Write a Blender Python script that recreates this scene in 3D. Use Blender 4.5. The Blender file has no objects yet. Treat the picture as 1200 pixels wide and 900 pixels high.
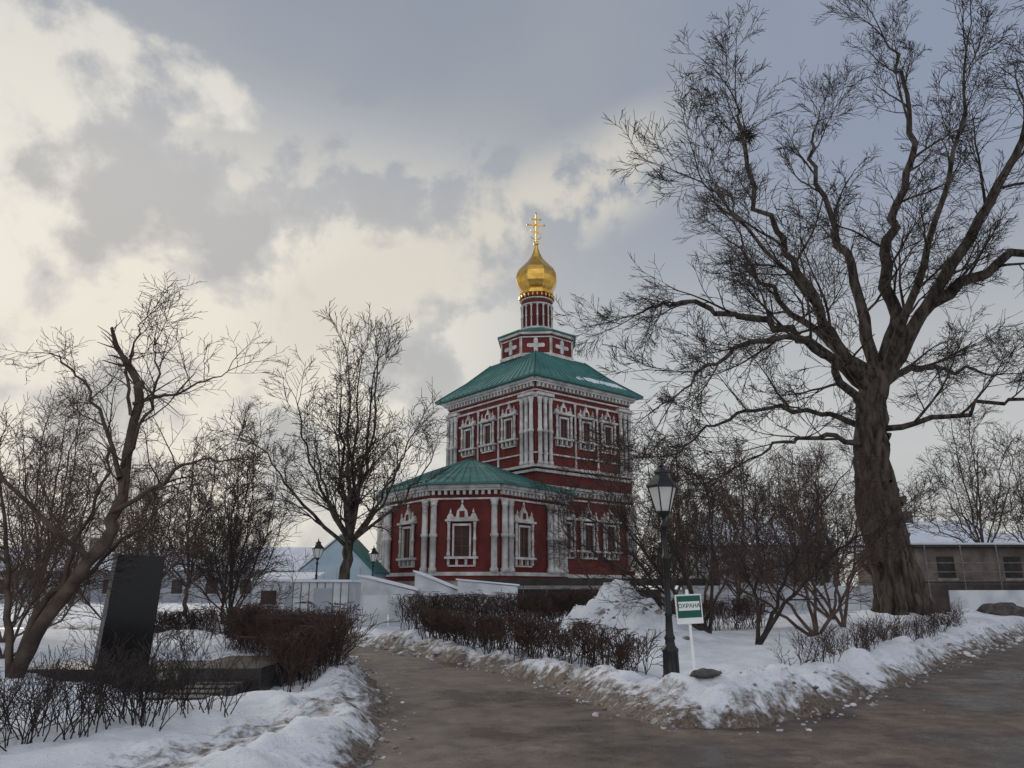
import bpy, bmesh, math, random
import numpy as np
from mathutils import Vector, noise, Matrix
from collections import defaultdict
R=math.radians
scene=bpy.context.scene
scene.view_settings.view_transform='Standard'
try: scene.view_settings.look='None'
except Exception: pass
scene.view_settings.exposure=0

# ------------------------------------------------------------ materials
def mat(name,c1,c2=None,scale=5,rough=.8,bump=0,bscale=None,metal=0,spec=.3,detail=4,lo=.35,hi=.65,stretch=None,bdist=.05):
    m=bpy.data.materials.new(name); m.use_nodes=True
    nt=m.node_tree; b=nt.nodes['Principled BSDF']
    b.inputs['Roughness'].default_value=rough; b.inputs['Metallic'].default_value=metal
    b.inputs['Specular IOR Level'].default_value=spec
    if c2 is None: c2=tuple(x*.75 for x in c1)
    tc=nt.nodes.new('ShaderNodeTexCoord'); src=tc.outputs['Object']
    if stretch:
        mp=nt.nodes.new('ShaderNodeMapping'); mp.inputs['Scale'].default_value=stretch; nt.links.new(src,mp.inputs[0]); src=mp.outputs[0]
    n=nt.nodes.new('ShaderNodeTexNoise'); n.inputs['Scale'].default_value=scale; n.inputs['Detail'].default_value=detail
    nt.links.new(src,n.inputs['Vector'])
    r=nt.nodes.new('ShaderNodeValToRGB')
    r.color_ramp.elements[0].position=lo; r.color_ramp.elements[1].position=hi
    r.color_ramp.elements[0].color=(*c2,1); r.color_ramp.elements[1].color=(*c1,1)
    nt.links.new(n.outputs['Fac'],r.inputs['Fac']); nt.links.new(r.outputs['Color'],b.inputs['Base Color'])
    if bump:
        n2=nt.nodes.new('ShaderNodeTexNoise'); n2.inputs['Scale'].default_value=bscale or scale*4; n2.inputs['Detail'].default_value=4
        nt.links.new(src,n2.inputs['Vector'])
        bp=nt.nodes.new('ShaderNodeBump'); bp.inputs['Strength'].default_value=bump; bp.inputs['Distance'].default_value=bdist
        nt.links.new(n2.outputs['Fac'],bp.inputs['Height']); nt.links.new(bp.outputs['Normal'],b.inputs['Normal'])
    return m
M={}
M['red']=mat('red_plaster',(.162,.040,.035),(.105,.029,.027),.9,.95,.1,12,spec=.08,detail=7)
M['white']=mat('white_stone',(.60,.58,.555),(.36,.345,.33),1.5,.9,.15,14,spec=.12,detail=7)
M['plinth']=mat('plinth_stone',(.34,.30,.27),(.20,.17,.155),1.5,.9,.3,8)
M['glass']=mat('window_glass',(.055,.035,.032),(.028,.020,.020),1,.35,spec=.25)
M['brownwin']=mat('window_wood',(.13,.045,.033),None,4,.6)
M['teal']=mat('turquoise_roof',(.060,.180,.160),(.032,.120,.112),.8,.55,.05,6)
M['gold']=mat('gold_leaf',(.80,.50,.12),(.55,.32,.07),1.5,.30,metal=1)
M['bark']=mat('bark',(.095,.076,.062),(.020,.016,.013),5,.95,1.0,7,stretch=(1,1,.22),bdist=.12,lo=.38,hi=.62)
M['bark2']=mat('bark_brown',(.100,.074,.058),(.042,.032,.026),4,.95,.5,20)
M['twig']=mat('twig_brown',(.115,.080,.064),(.058,.040,.033),3,.95)
M['hedge']=mat('hedge_twigs',(.088,.056,.045),(.036,.024,.021),2,.95)
M['darkhedge']=mat('dark_twigs',(.055,.042,.037),(.022,.017,.016),6,.95)
M['iron']=mat('black_iron',(.012,.013,.014),(.008,.008,.009),8,.45,.1,30,spec=.4)
M['granite']=mat('black_granite',(.010,.010,.011),(.005,.005,.006),60,.16,spec=.22)
M['granite2']=mat('polished_granite_brown',(.050,.044,.043),(.012,.011,.011),70,.25,spec=.35)
M['roughgran']=mat('rough_granite',(.24,.23,.22),(.14,.135,.13),30,.9,.3,40)
M['panel']=mat('white_panel',(.58,.60,.62),(.40,.41,.43),1.1,.8)
M['bluetent']=mat('pale_blue_tarpaulin',(.42,.52,.58),(.32,.42,.49),.8,.7,.3,3)
M['signw']=mat('sign_white',(.78,.79,.78),(.70,.71,.70),3,.5)
M['signg']=mat('sign_green',(.012,.10,.070),(.010,.085,.058),3,.45)
M['shed']=mat('shed_grey_brick',(.19,.155,.135),(.10,.082,.073),1.3,.9,.4,10,detail=7)
M['dark']=mat('dark_board',(.05,.045,.042),(.025,.023,.022),2,.85)
M['bluewall']=mat('pale_plaster',(.36,.38,.41),(.27,.29,.32),.5,.9)
M['steel']=mat('grey_steel',(.22,.22,.22),(.12,.11,.11),6,.6,metal=.3)
M['rock']=mat('rock',(.12,.105,.098),(.05,.045,.043),5,.9,.8,9)
M['snowcap']=mat('roof_snow',(.70,.73,.78),(.58,.61,.67),.8,.8,.3,3)
M['clod']=mat('dirty_snow_clods',(.66,.65,.65),(.16,.13,.11),2.2,.9,lo=.40,hi=.60)
m=bpy.data.materials.new('frosted_lamp_glass'); m.use_nodes=True; nt=m.node_tree; nt.nodes.clear()
o=nt.nodes.new('ShaderNodeOutputMaterial'); mx=nt.nodes.new('ShaderNodeMixShader'); a=nt.nodes.new('ShaderNodeBsdfTranslucent'); d=nt.nodes.new('ShaderNodeBsdfDiffuse')
tn=nt.nodes.new('ShaderNodeTexNoise'); tn.inputs['Scale'].default_value=4
cr=nt.nodes.new('ShaderNodeValToRGB'); cr.color_ramp.elements[0].color=(.80,.81,.80,1); cr.color_ramp.elements[1].color=(.95,.95,.92,1)
nt.links.new(tn.outputs['Fac'],cr.inputs['Fac'])
for s in (a,d): nt.links.new(cr.outputs['Color'],s.inputs['Color'])
mx.inputs[0].default_value=.4
nt.links.new(a.outputs[0],mx.inputs[1]); nt.links.new(d.outputs[0],mx.inputs[2]); nt.links.new(mx.outputs[0],o.inputs[0]); M['lampglass']=m

# ------------------------------------------------------------ helpers
def link(ob,parent=None):
    scene.collection.objects.link(ob)
    if parent: ob.parent=parent
    return ob
def empty(name,loc=(0,0,0)):
    e=bpy.data.objects.new(name,None); e.location=loc; e.empty_display_size=.3
    return link(e)
class MB:
    def __init__(s): s.v=[]; s.f=[]; s.m=[]; s.sm=[]; s.mats=[]
    def mi(s,k):
        if k not in s.mats: s.mats.append(k)
        return s.mats.index(k)
    def poly(s,pts,k):
        b=len(s.v); s.v+= [tuple(p) for p in pts]; s.f.append(list(range(b,b+len(pts)))); s.m.append(s.mi(k)); s.sm.append(False)
    def loft(s,rings,k,cap=True,smooth=False):
        b=len(s.v); n=len(rings[0]); i=s.mi(k)
        for r in rings: s.v+=[tuple(p) for p in r]
        for j in range(len(rings)-1):
            for q in range(n):
                s.f.append([b+j*n+q,b+j*n+(q+1)%n,b+(j+1)*n+(q+1)%n,b+(j+1)*n+q]); s.m.append(i); s.sm.append(smooth)
        if cap:
            s.f.append([b+q for q in reversed(range(n))]); s.m.append(i); s.sm.append(False)
            l=b+(len(rings)-1)*n
            s.f.append([l+q for q in range(n)]); s.m.append(i); s.sm.append(False)
    def prism(s,pts,vec,k):
        vec=Vector(vec); s.loft([[Vector(p) for p in pts],[Vector(p)+vec for p in pts]],k)
    def box(s,x0,x1,y0,y1,z0,z1,k):
        s.prism([(x0,y0,z0),(x1,y0,z0),(x1,y1,z0),(x0,y1,z0)],(0,0,z1-z0),k)
    def lathe(s,c,prof,k,n=24,smooth=True,rot=0):
        s.loft([[(c[0]+r*math.cos(rot+2*math.pi*i/n),c[1]+r*math.sin(rot+2*math.pi*i/n),c[2]+z) for i in range(n)] for r,z in prof],k,True,smooth)
    def tube(s,p,q,r,k,n=6,r2=None):
        p=Vector(p);q=Vector(q);d=(q-p).normalized(); u=d.orthogonal().normalized(); w=d.cross(u)
        r2=r if r2 is None else r2
        s.loft([[c+(u*math.cos(2*math.pi*i/n)+w*math.sin(2*math.pi*i/n))*rr for i in range(n)] for c,rr in ((p,r),(q,r2))],k,True,n>6)
    def obj(s,name,parent=None,bevel=0):
        me=bpy.data.meshes.new(name); me.from_pydata(s.v,[],s.f)
        for k in s.mats: me.materials.append(M[k])
        me.polygons.foreach_set('material_index',s.m); me.polygons.foreach_set('use_smooth',s.sm)
        bm=bmesh.new(); bm.from_mesh(me); bmesh.ops.recalc_face_normals(bm,faces=bm.faces); bm.to_mesh(me); bm.free()
        o=bpy.data.objects.new(name,me)
        if bevel:
            b=o.modifiers.new('b','BEVEL'); b.width=bevel; b.segments=2; b.limit_method='ANGLE'
        return link(o,parent)

# ------------------------------------------------------------ terrain
road=[(-1.2,-8),(-1.3,5),(-1.42,7.75),(-1.55,10.2),(-1.68,11.4),(-2.2,13.6),(-2.8,15.75),(-3.8,19),(-5.6,22),(-9,25),(-20,29),(-40,33),(-40,38),(-20,33.5),(-9,29),(-5.4,25.7),
(-3.1,21.6),(-1.9,19.2),(-.72,17.1),(.1,15.2),(.71,13.65),(1.25,11.6),(1.5,10.6),(1.75,10.0),(2.2,9.7),(2.96,9.85),(4.1,11),(5.2,12.3),(6.5,13.8),(10.9,19.6),(17.8,28),(27,38),(48,58),(62,58),(38,36),(24,20),(15,7),(12,-8)]
def sdist(X,Y):
    X=np.asarray(X,float);Y=np.asarray(Y,float)
    D=np.full(X.shape,1e9); ins=np.zeros(X.shape,bool); n=len(road)
    for i in range(n):
        x0,y0=road[i];x1,y1=road[(i+1)%n]
        dx,dy=x1-x0,y1-y0
        t=np.clip(((X-x0)*dx+(Y-y0)*dy)/(dx*dx+dy*dy),0,1)
        D=np.minimum(D,np.hypot(X-x0-t*dx,Y-y0-t*dy))
        c=((y0>Y)!=(y1>Y))
        with np.errstate(divide='ignore',invalid='ignore'):
            xi=x0+(Y-y0)*dx/(dy if dy else 1e-9)
        ins^=(c&(X<xi))
    return np.where(ins,-D,D)
def nz(x,y,f,o=0): return noise.noise((x*f+o,y*f-o,o*.37))
heaps=[(2.7,21.5,1.05,1.0),(3.7,20.6,.65,1.2),(1.9,22.3,.5,1.0),(14.5,30,.45,4.5),(3.1,11.3,.20,.8),(2.3,11.0,.10,.5),(3.9,12.4,.16,.7),(4.8,13.2,.17,.7),(6.0,14.6,.15,.8),(8.2,17.5,.18,1.0),(-2.4,10.3,.10,.8),(12,24,.25,3),(9,21,.12,2.5),(6,17,.15,2),(19,32,.25,3),(-4.9,13.0,-.30,1.5),(-7.2,14.2,-.24,1.5)]
def hz(x,y,d):
    d=d+.16*nz(x,y,1.3,7)+.09*nz(x,y,4,3)+.04*nz(x,y,9,3)
    if d<-.15: return -.12
    if d<0: return -.12+ (d+.15)/.15*.10
    a=1-math.exp(-d/.35)
    z=-.02+a*(.17+.10*nz(x,y,.35,1)+.05*nz(x,y,1.1,2))+ (.5-.5*math.exp(-d/3))*.3
    z+=.15*math.exp(-((d-.55)/.4)**2)*(1+1.6*nz(x,y,.9,5))
    rg=a*(1+1.3*math.exp(-((d-.8)/.8)**2))
    z+=rg*(.055*nz(x,y,2.6,9)+.032*nz(x,y,6.5,4)+.017*nz(x,y,13,4))
    for hx,hy,h,r in heaps:
        q=((x-hx)**2+(y-hy)**2)/(r*r)
        if q<6: z+=h*math.exp(-q)*(1+.5*nz(x,y,2.2,abs(h)*10))*a
    t=max(0,1-abs(x+2.55-.19*(y-8.5))/.75) if y<11.6 else 0
    z-=t*.10*a
    return max(z,-.02) if d>.3 else z
def tz(x,y): return hz(x,y,float(sdist(np.array([x]),np.array([y]))[0]))
def axis(lo,flo,fhi,hi,st):
    a=list(np.arange(flo,fhi,st)); s=st;v=flo;L=[]
    while v>lo: s*=1.14; v-=s; L.append(v)
    s=st;v=a[-1];Rr=[]
    while v<hi: s*=1.10; v+=s; Rr.append(v)
    return np.array(L[::-1]+a+Rr)
xs=axis(-1500,-8,11,1500,.095); ys=axis(-200,6.5,22,1800,.095)
X,Y=np.meshgrid(xs,ys); D=sdist(X,Y)
nx,ny=len(xs),len(ys)
V=np.zeros((ny,nx,3)); V[...,0]=X;V[...,1]=Y
dirt=np.zeros((ny,nx))
for j in range(ny):
    for i in range(nx):
        x=X[j,i];y=Y[j,i];d=D[j,i]
        V[j,i,2]=hz(x,y,d) if abs(x)<120 and y<150 else .1
        wv=1+.8*nz(x,y,.7,6)
        q=math.exp(-max(d,0)/(.28*wv))*(.98 if x>-1 or y>14 else .70)
        if x>-4 and x<2.3 and y>9.6: q=max(q,math.exp(-max(d,0)/(.70*wv))*1.0)
        if y<12 and x<0: 
            t=max(0,1-abs(x+2.55-.19*(y-8.5))/.9); q=max(q,t*.55)
        dirt[j,i]=q
def npmesh(name,V,F,mats,smooth=True):
    me=bpy.data.meshes.new(name); nv=len(V);nf=len(F);k=F.shape[1]
    me.vertices.add(nv); me.vertices.foreach_set('co',np.ascontiguousarray(V,dtype=np.float32).ravel())
    me.loops.add(nf*k); me.loops.foreach_set('vertex_index',np.ascontiguousarray(F,dtype=np.int32).ravel())
    me.polygons.add(nf); me.polygons.foreach_set('loop_start',np.arange(0,nf*k,k,dtype=np.int32))
    try: me.polygons.foreach_set('loop_total',np.full(nf,k,dtype=np.int32))
    except Exception: pass
    me.polygons.foreach_set('use_smooth',np.full(nf,smooth))
    for m in mats: me.materials.append(m)
    me.update(calc_edges=True); me.validate()
    return me
idx=np.arange(nx*ny).reshape(ny,nx)
F=np.stack([idx[:-1,:-1],idx[:-1,1:],idx[1:,1:],idx[1:,:-1]],-1).reshape(-1,4)
m=bpy.data.materials.new('snow'); m.use_nodes=True; nt=m.node_tree; b=nt.nodes['Principled BSDF']; b.inputs['Roughness'].default_value=.75; b.inputs['Specular IOR Level'].default_value=.2
tc=nt.nodes.new('ShaderNodeTexCoord'); at=nt.nodes.new('ShaderNodeAttribute'); at.attribute_name='dirt'
def N(scale,det=6,rg=.6):
    n=nt.nodes.new('ShaderNodeTexNoise'); n.inputs['Scale'].default_value=scale; n.inputs['Detail'].default_value=det; n.inputs['Roughness'].default_value=rg; nt.links.new(tc.outputs['Object'],n.inputs['Vector']); return n
def math_(op,a,b_=None):
    q=nt.nodes.new('ShaderNodeMath'); q.operation=op
    for i,x in enumerate((a,b_)):
        if x is None: continue
        if isinstance(x,(int,float)): q.inputs[i].default_value=x
        else: nt.links.new(x,q.inputs[i])
    return q.outputs[0]
n1=N(.9,3); n2=N(5,5,.7); n3=N(22,4,.7)
cr=nt.nodes.new('ShaderNodeValToRGB'); cr.color_ramp.elements[0].position=.3; cr.color_ramp.elements[1].position=.65
cr.color_ramp.elements[0].color=(.62,.65,.70,1); cr.color_ramp.elements[1].color=(.82,.84,.87,1); nt.links.new(n1.outputs['Fac'],cr.inputs[0])
f=math_('ADD',math_('MULTIPLY',at.outputs['Fac'],1.35),math_('MULTIPLY',math_('SUBTRACT',n2.outputs['Fac'],.5),3.0))
mr=nt.nodes.new('ShaderNodeMapRange'); mr.inputs[1].default_value=.36; mr.inputs[2].default_value=1.0; nt.links.new(f,mr.inputs[0])
gate=nt.nodes.new('ShaderNodeMapRange'); gate.inputs[1].default_value=.05; gate.inputs[2].default_value=.3; nt.links.new(at.outputs['Fac'],gate.inputs[0])
mr2=nt.nodes.new('ShaderNodeMapRange'); mr2.inputs[1].default_value=.62; mr2.inputs[2].default_value=.69; nt.links.new(n3.outputs['Fac'],mr2.inputs[0])
mxf=math_('MAXIMUM',math_('MULTIPLY',mr.outputs[0],gate.outputs[0]),math_('MULTIPLY',mr2.outputs[0],.5))
cr2=nt.nodes.new('ShaderNodeValToRGB'); cr2.color_ramp.elements[0].color=(.050,.034,.025,1); cr2.color_ramp.elements[1].color=(.25,.205,.17,1); cr2.color_ramp.elements[0].position=.3; cr2.color_ramp.elements[1].position=.7; nt.links.new(n3.outputs['Fac'],cr2.inputs[0])
mx=nt.nodes.new('ShaderNodeMix'); mx.data_type='RGBA'; nt.links.new(mxf,mx.inputs[0]); nt.links.new(cr.outputs[0],mx.inputs[6]); nt.links.new(cr2.outputs[0],mx.inputs[7]); nt.links.new(mx.outputs[2],b.inputs['Base Color'])
bp=nt.nodes.new('ShaderNodeBump'); bp.inputs['Strength'].default_value=.8; bp.inputs['Distance'].default_value=.08
nt.links.new(math_('ADD',n2.outputs['Fac'],math_('MULTIPLY',n3.outputs['Fac'],.4)),bp.inputs['Height']); nt.links.new(bp.outputs[0],b.inputs['Normal'])
M['snow']=m
me=npmesh('snow_ground',V.reshape(-1,3),F,[m])
a=me.attributes.new('dirt','FLOAT','POINT'); a.data.foreach_set('value',dirt.ravel().astype(np.float32))
link(bpy.data.objects.new('snow_ground',me))
# asphalt
m=bpy.data.materials.new('asphalt'); m.use_nodes=True; nt=m.node_tree; b=nt.nodes['Principled BSDF']
tc=nt.nodes.new('ShaderNodeTexCoord')
n1=N(.45,5,.65); n2=N(55,3,.7); n3=N(2.5,6,.75)
cr=nt.nodes.new('ShaderNodeValToRGB'); cr.color_ramp.elements[0].position=.42; cr.color_ramp.elements[1].position=.58
cr.color_ramp.elements[0].color=(.044,.031,.024,1); cr.color_ramp.elements[1].color=(.128,.101,.080,1); nt.links.new(math_('ADD',math_('MULTIPLY',n1.outputs['Fac'],.5),math_('MULTIPLY',n3.outputs['Fac'],.5)),cr.inputs[0])
cr3=nt.nodes.new('ShaderNodeValToRGB'); cr3.color_ramp.elements[0].color=(.30,.30,.30,1); cr3.color_ramp.elements[1].color=(1.9,1.85,1.8,1); cr3.color_ramp.elements[0].position=.32;cr3.color_ramp.elements[1].position=.68; nt.links.new(n2.outputs['Fac'],cr3.inputs[0])
mx=nt.nodes.new('ShaderNodeMix'); mx.data_type='RGBA'; mx.blend_type='MULTIPLY'; mx.inputs[0].default_value=1; nt.links.new(cr.outputs[0],mx.inputs[6]); nt.links.new(cr3.outputs[0],mx.inputs[7])
vo=nt.nodes.new('ShaderNodeTexVoronoi'); vo.feature='DISTANCE_TO_EDGE'; vo.inputs['Scale'].default_value=.33
wv=nt.nodes.new('ShaderNodeVectorMath'); wv.operation='ADD'; nt.links.new(tc.outputs['Object'],wv.inputs[0]); nt.links.new(n3.outputs['Color'],wv.inputs[1]); nt.links.new(wv.outputs[0],vo.inputs['Vector'])
ck=nt.nodes.new('ShaderNodeMapRange'); ck.inputs[1].default_value=.002; ck.inputs[2].default_value=.008; ck.inputs[3].default_value=.45; ck.inputs[4].default_value=1; nt.links.new(vo.outputs['Distance'],ck.inputs[0])
mx2=nt.nodes.new('ShaderNodeMix'); mx2.data_type='RGBA'; mx2.blend_type='MULTIPLY'; mx2.inputs[0].default_value=1; nt.links.new(mx.outputs[2],mx2.inputs[6]); nt.links.new(ck.outputs[0],mx2.inputs[7])
n4=N(.9,7,.75); ic=nt.nodes.new('ShaderNodeMapRange'); ic.inputs[1].default_value=.58; ic.inputs[2].default_value=.68; ic.inputs[4].default_value=.4; nt.links.new(n4.outputs['Fac'],ic.inputs[0])
mx3=nt.nodes.new('ShaderNodeMix'); mx3.data_type='RGBA'; nt.links.new(ic.outputs[0],mx3.inputs[0]); nt.links.new(mx2.outputs[2],mx3.inputs[6]); mx3.inputs[7].default_value=(.27,.235,.205,1)
nt.links.new(mx3.outputs[2],b.inputs['Base Color'])
mr=nt.nodes.new('ShaderNodeMapRange'); mr.inputs[1].default_value=.42; mr.inputs[2].default_value=.56; mr.inputs[3].default_value=.24; mr.inputs[4].default_value=.85; nt.links.new(n1.outputs['Fac'],mr.inputs[0]); nt.links.new(mr.outputs[0],b.inputs['Roughness'])
bp=nt.nodes.new('ShaderNodeBump'); bp.inputs['Strength'].default_value=.5; bp.inputs['Distance'].default_value=.012; nt.links.new(math_('ADD',n2.outputs['Fac'],math_('MULTIPLY',n3.outputs['Fac'],1.5)),bp.inputs['Height']); nt.links.new(bp.outputs[0],b.inputs['Normal'])
M['asphalt']=m
bm=bmesh.new()
def grow_poly(pts,o):
    n=len(pts);res=[]
    area=sum(pts[i][0]*pts[(i+1)%n][1]-pts[(i+1)%n][0]*pts[i][1] for i in range(n)); sg=1 if area>0 else -1
    for i in range(n):
        p0=Vector(pts[i-1]);p1=Vector(pts[i]);p2=Vector(pts[(i+1)%n])
        d1=(p1-p0).normalized();d2=(p2-p1).normalized(); nn=(Vector((d1.y,-d1.x))+Vector((d2.y,-d2.x)))*sg
        nn.normalize(); res.append(p1+nn*o)
    return res
vs=[bm.verts.new((p.x,p.y,0)) for p in grow_poly(road,.32)]
fc=bm.faces.new(vs); bmesh.ops.triangulate(bm,faces=[fc]); bmesh.ops.recalc_face_normals(bm,faces=bm.faces)
for f_ in bm.faces:
    if f_.normal.z<0: f_.normal_flip()
me=bpy.data.meshes.new('asphalt_road'); bm.to_mesh(me); bm.free(); me.materials.append(m); link(bpy.data.objects.new('asphalt_road',me))

# ------------------------------------------------------------ trees
class Tree:
    def __init__(s,seed,rmin=.01,wig=.12,up=.03,kids=(7,7,6,4),ang=(28,60),ratio=(.42,.68)):
        s.b=defaultdict(list); s.r=random.Random(seed); s.rmin=rmin; s.wig=wig; s.up=up; s.kids=kids; s.ang=ang; s.ratio=ratio; s.n=0; s.zmax=None
    def add(s,pts,rad):
        r0=max(rad); sd=14 if r0>.25 else 7 if r0>.1 else 5 if r0>.045 else 3
        if s.zmax is not None: pts=[(p[0],p[1],min(p[2],s.zmax+.03*s.r.random())) for p in pts]
        s.b[(len(pts),sd)].append(([tuple(p) for p in pts],list(rad))); s.n+=1
    def rv(s): 
        g=s.r.gauss; return Vector((g(0,1),g(0,1),g(0,1)))
    def kidsof(s,pts,rads,L,lev,k,t0=.15,up=None):
        n=len(pts)-1
        for j in range(k):
            t=t0+(1-t0)*(j+s.r.random())/k; t=min(t,.995); x=t*n;i=int(x);fr=x-i
            p=pts[i].lerp(pts[i+1],fr); dd=(pts[i+1]-pts[i]).normalized(); r=rads[i]*(1-fr)+rads[i+1]*fr
            pr=s.rv(); pr=(pr-dd*pr.dot(dd)); pr.normalize(); pr.z*=.8
            a=R(s.r.uniform(*s.ang)); d=(dd*math.cos(a)+pr*math.sin(a)).normalized()
            l=L*s.r.uniform(*s.ratio)*(1.2-.55*t)
            s.grow(p,d,l,max(r*.6,s.rmin),lev,up)
    def grow(s,p,d,L,r,lev,up=None):
        up=s.up if up is None else up
        n=6 if lev>=3 else 5 if lev==2 else 3 if lev==1 else 2
        pts=[Vector(p)];rads=[r];d=Vector(d)
        for i in range(n):
            w=s.rv()*s.wig; d=(d+w+Vector((0,0,up))).normalized()
            pts.append(pts[-1]+d*(L/n)); rads.append(max(r*(1-.75*(i+1)/n),s.rmin*.75))
        s.add(pts,rads)
        if lev>0: s.kidsof(pts,rads,L,lev-1,s.kids[min(lev-1,len(s.kids)-1)])
    def limb(s,cps,r0,r1,lev,spacing=.8,clen=4,t0=.15,wob=.12,power=1.0,drop=.12):
        c=[Vector(q) for q in cps]; c=[c[0]*2-c[1]]+c+[c[-1]*2-c[-2]]; pts=[]
        for i in range(1,len(c)-2):
            for q in range(5):
                t=q/5; p0,p1,p2,p3=c[i-1:i+3]
                pts.append(.5*((2*p1)+(p2-p0)*t+(2*p0-5*p1+4*p2-p3)*t*t+(3*p1-p0-3*p2+p3)*t**3))
        pts.append(c[-2].copy())
        for q in range(1,len(pts)): pts[q]+=s.rv()*wob*(min(1,q/5))
        n=len(pts)-1; rads=[(r0+(r1-r0)*(i/n)**power)*(1+s.r.uniform(-.05,.05)) for i in range(n+1)]
        s.add(pts,rads)
        if lev>=0:
            L=sum((pts[i+1]-pts[i]).length for i in range(n)); k=int(L*(1-t0)/spacing)
            for j in range(k):
                t=t0+(1-t0)*(j+s.r.random())/k; t=min(t,.99);x=t*n;i=int(x);fr=x-i
                p=pts[i].lerp(pts[i+1],fr); dd=(pts[i+1]-pts[i]).normalized(); r=rads[i]
                pr=s.rv(); pr=(pr-dd*pr.dot(dd)).normalized()
                a=R(s.r.uniform(*s.ang)); d=(dd*math.cos(a)+pr*math.sin(a)+Vector((0,0,drop))).normalized()
                s.grow(p,d,clen*s.r.uniform(.55,1.15)*(1.1-.4*t),max(min(r*.5,clen*.018),s.rmin),lev)
            for q in range(2): s.grow(pts[-1],(pts[-1]-pts[-2]).normalized()+s.rv()*.25,clen*.8,r1,lev)
        return pts
    def arrays(s):
        VV=[];FF=[];off=0
        for (n,sd),L in s.b.items():
            P=np.array([q[0] for q in L]); Rr=np.array([q[1] for q in L])
            T=np.empty_like(P); T[:,1:-1]=P[:,2:]-P[:,:-2]; T[:,0]=P[:,1]-P[:,0]; T[:,-1]=P[:,-1]-P[:,-2]
            T/=np.linalg.norm(T,axis=2,keepdims=True)+1e-9
            ov=P[:,-1]-P[:,0]; ref=np.zeros_like(ov); ref[np.arange(len(ov)),np.abs(ov).argmin(1)]=1
            U=np.cross(T,ref[:,None,:]); U/=np.linalg.norm(U,axis=2,keepdims=True)+1e-9; W=np.cross(T,U)
            an=np.arange(sd)*2*np.pi/sd
            ring=P[:,:,None,:]+Rr[:,:,None,None]*(U[:,:,None,:]*np.cos(an)[None,None,:,None]+W[:,:,None,:]*np.sin(an)[None,None,:,None])
            B=len(L); VV.append(ring.reshape(-1,3))
            ii=np.arange(B*n*sd).reshape(B,n,sd)+off; nxt=np.roll(ii,-1,axis=2)
            FF.append(np.stack([ii[:,:-1],nxt[:,:-1],nxt[:,1:],ii[:,1:]],-1).reshape(-1,4)); off+=B*n*sd
        return np.concatenate(VV),np.concatenate(FF)
    def obj(s,name,mt):
        V,F=s.arrays(); me=npmesh(name,V,F,[M[mt]]); return link(bpy.data.objects.new(name,me))

# --- the old big tree on the right
bx,by=14.5,30.0; bz=tz(bx,by)-.15
T=Tree(11,rmin=.0115,wig=.105,up=.03,kids=(5,5,6,6),ang=(25,55),ratio=(.46,.72))
def Q(x,z,dy=0): return (x,by+dy,z)
T.limb([Q(14.75,bz),Q(14.55,2.2),Q(14.25,4),Q(14.15,6),Q(14.3,8.2),Q(14.8,9.9)],.86,.52,-1,wob=.05)
for i in range(9):
    a=i*.7; T.limb([(bx+.3+1.35*math.cos(a),by+1.35*math.sin(a),bz-.15),(bx+.2+.82*math.cos(a),by+.82*math.sin(a),bz+.3),(bx+.1+.5*math.cos(a),by+.5*math.sin(a),bz+1.9)],.20,.26,-1,wob=.04)
for i in range(9):
    a=i*.7+.4; T.limb([(14.65+.68*math.cos(a),by+.68*math.sin(a),bz+.3),(14.3+.63*math.cos(a+.3),by+.63*math.sin(a+.3),3.6),(14.2+.56*math.cos(a+.6),by+.56*math.sin(a+.6),6.5),(14.5+.42*math.cos(a+.8),by+.42*math.sin(a+.8),9)],.2,.13,-1,wob=.07)
for i in range(7):
    a=T.r.random()*6.28; z=T.r.uniform(2,8); x0=14.35; T.grow((x0+.65*math.cos(a),by+.65*math.sin(a),z),(math.cos(a),math.sin(a),.4),.35,.22,0)
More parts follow.
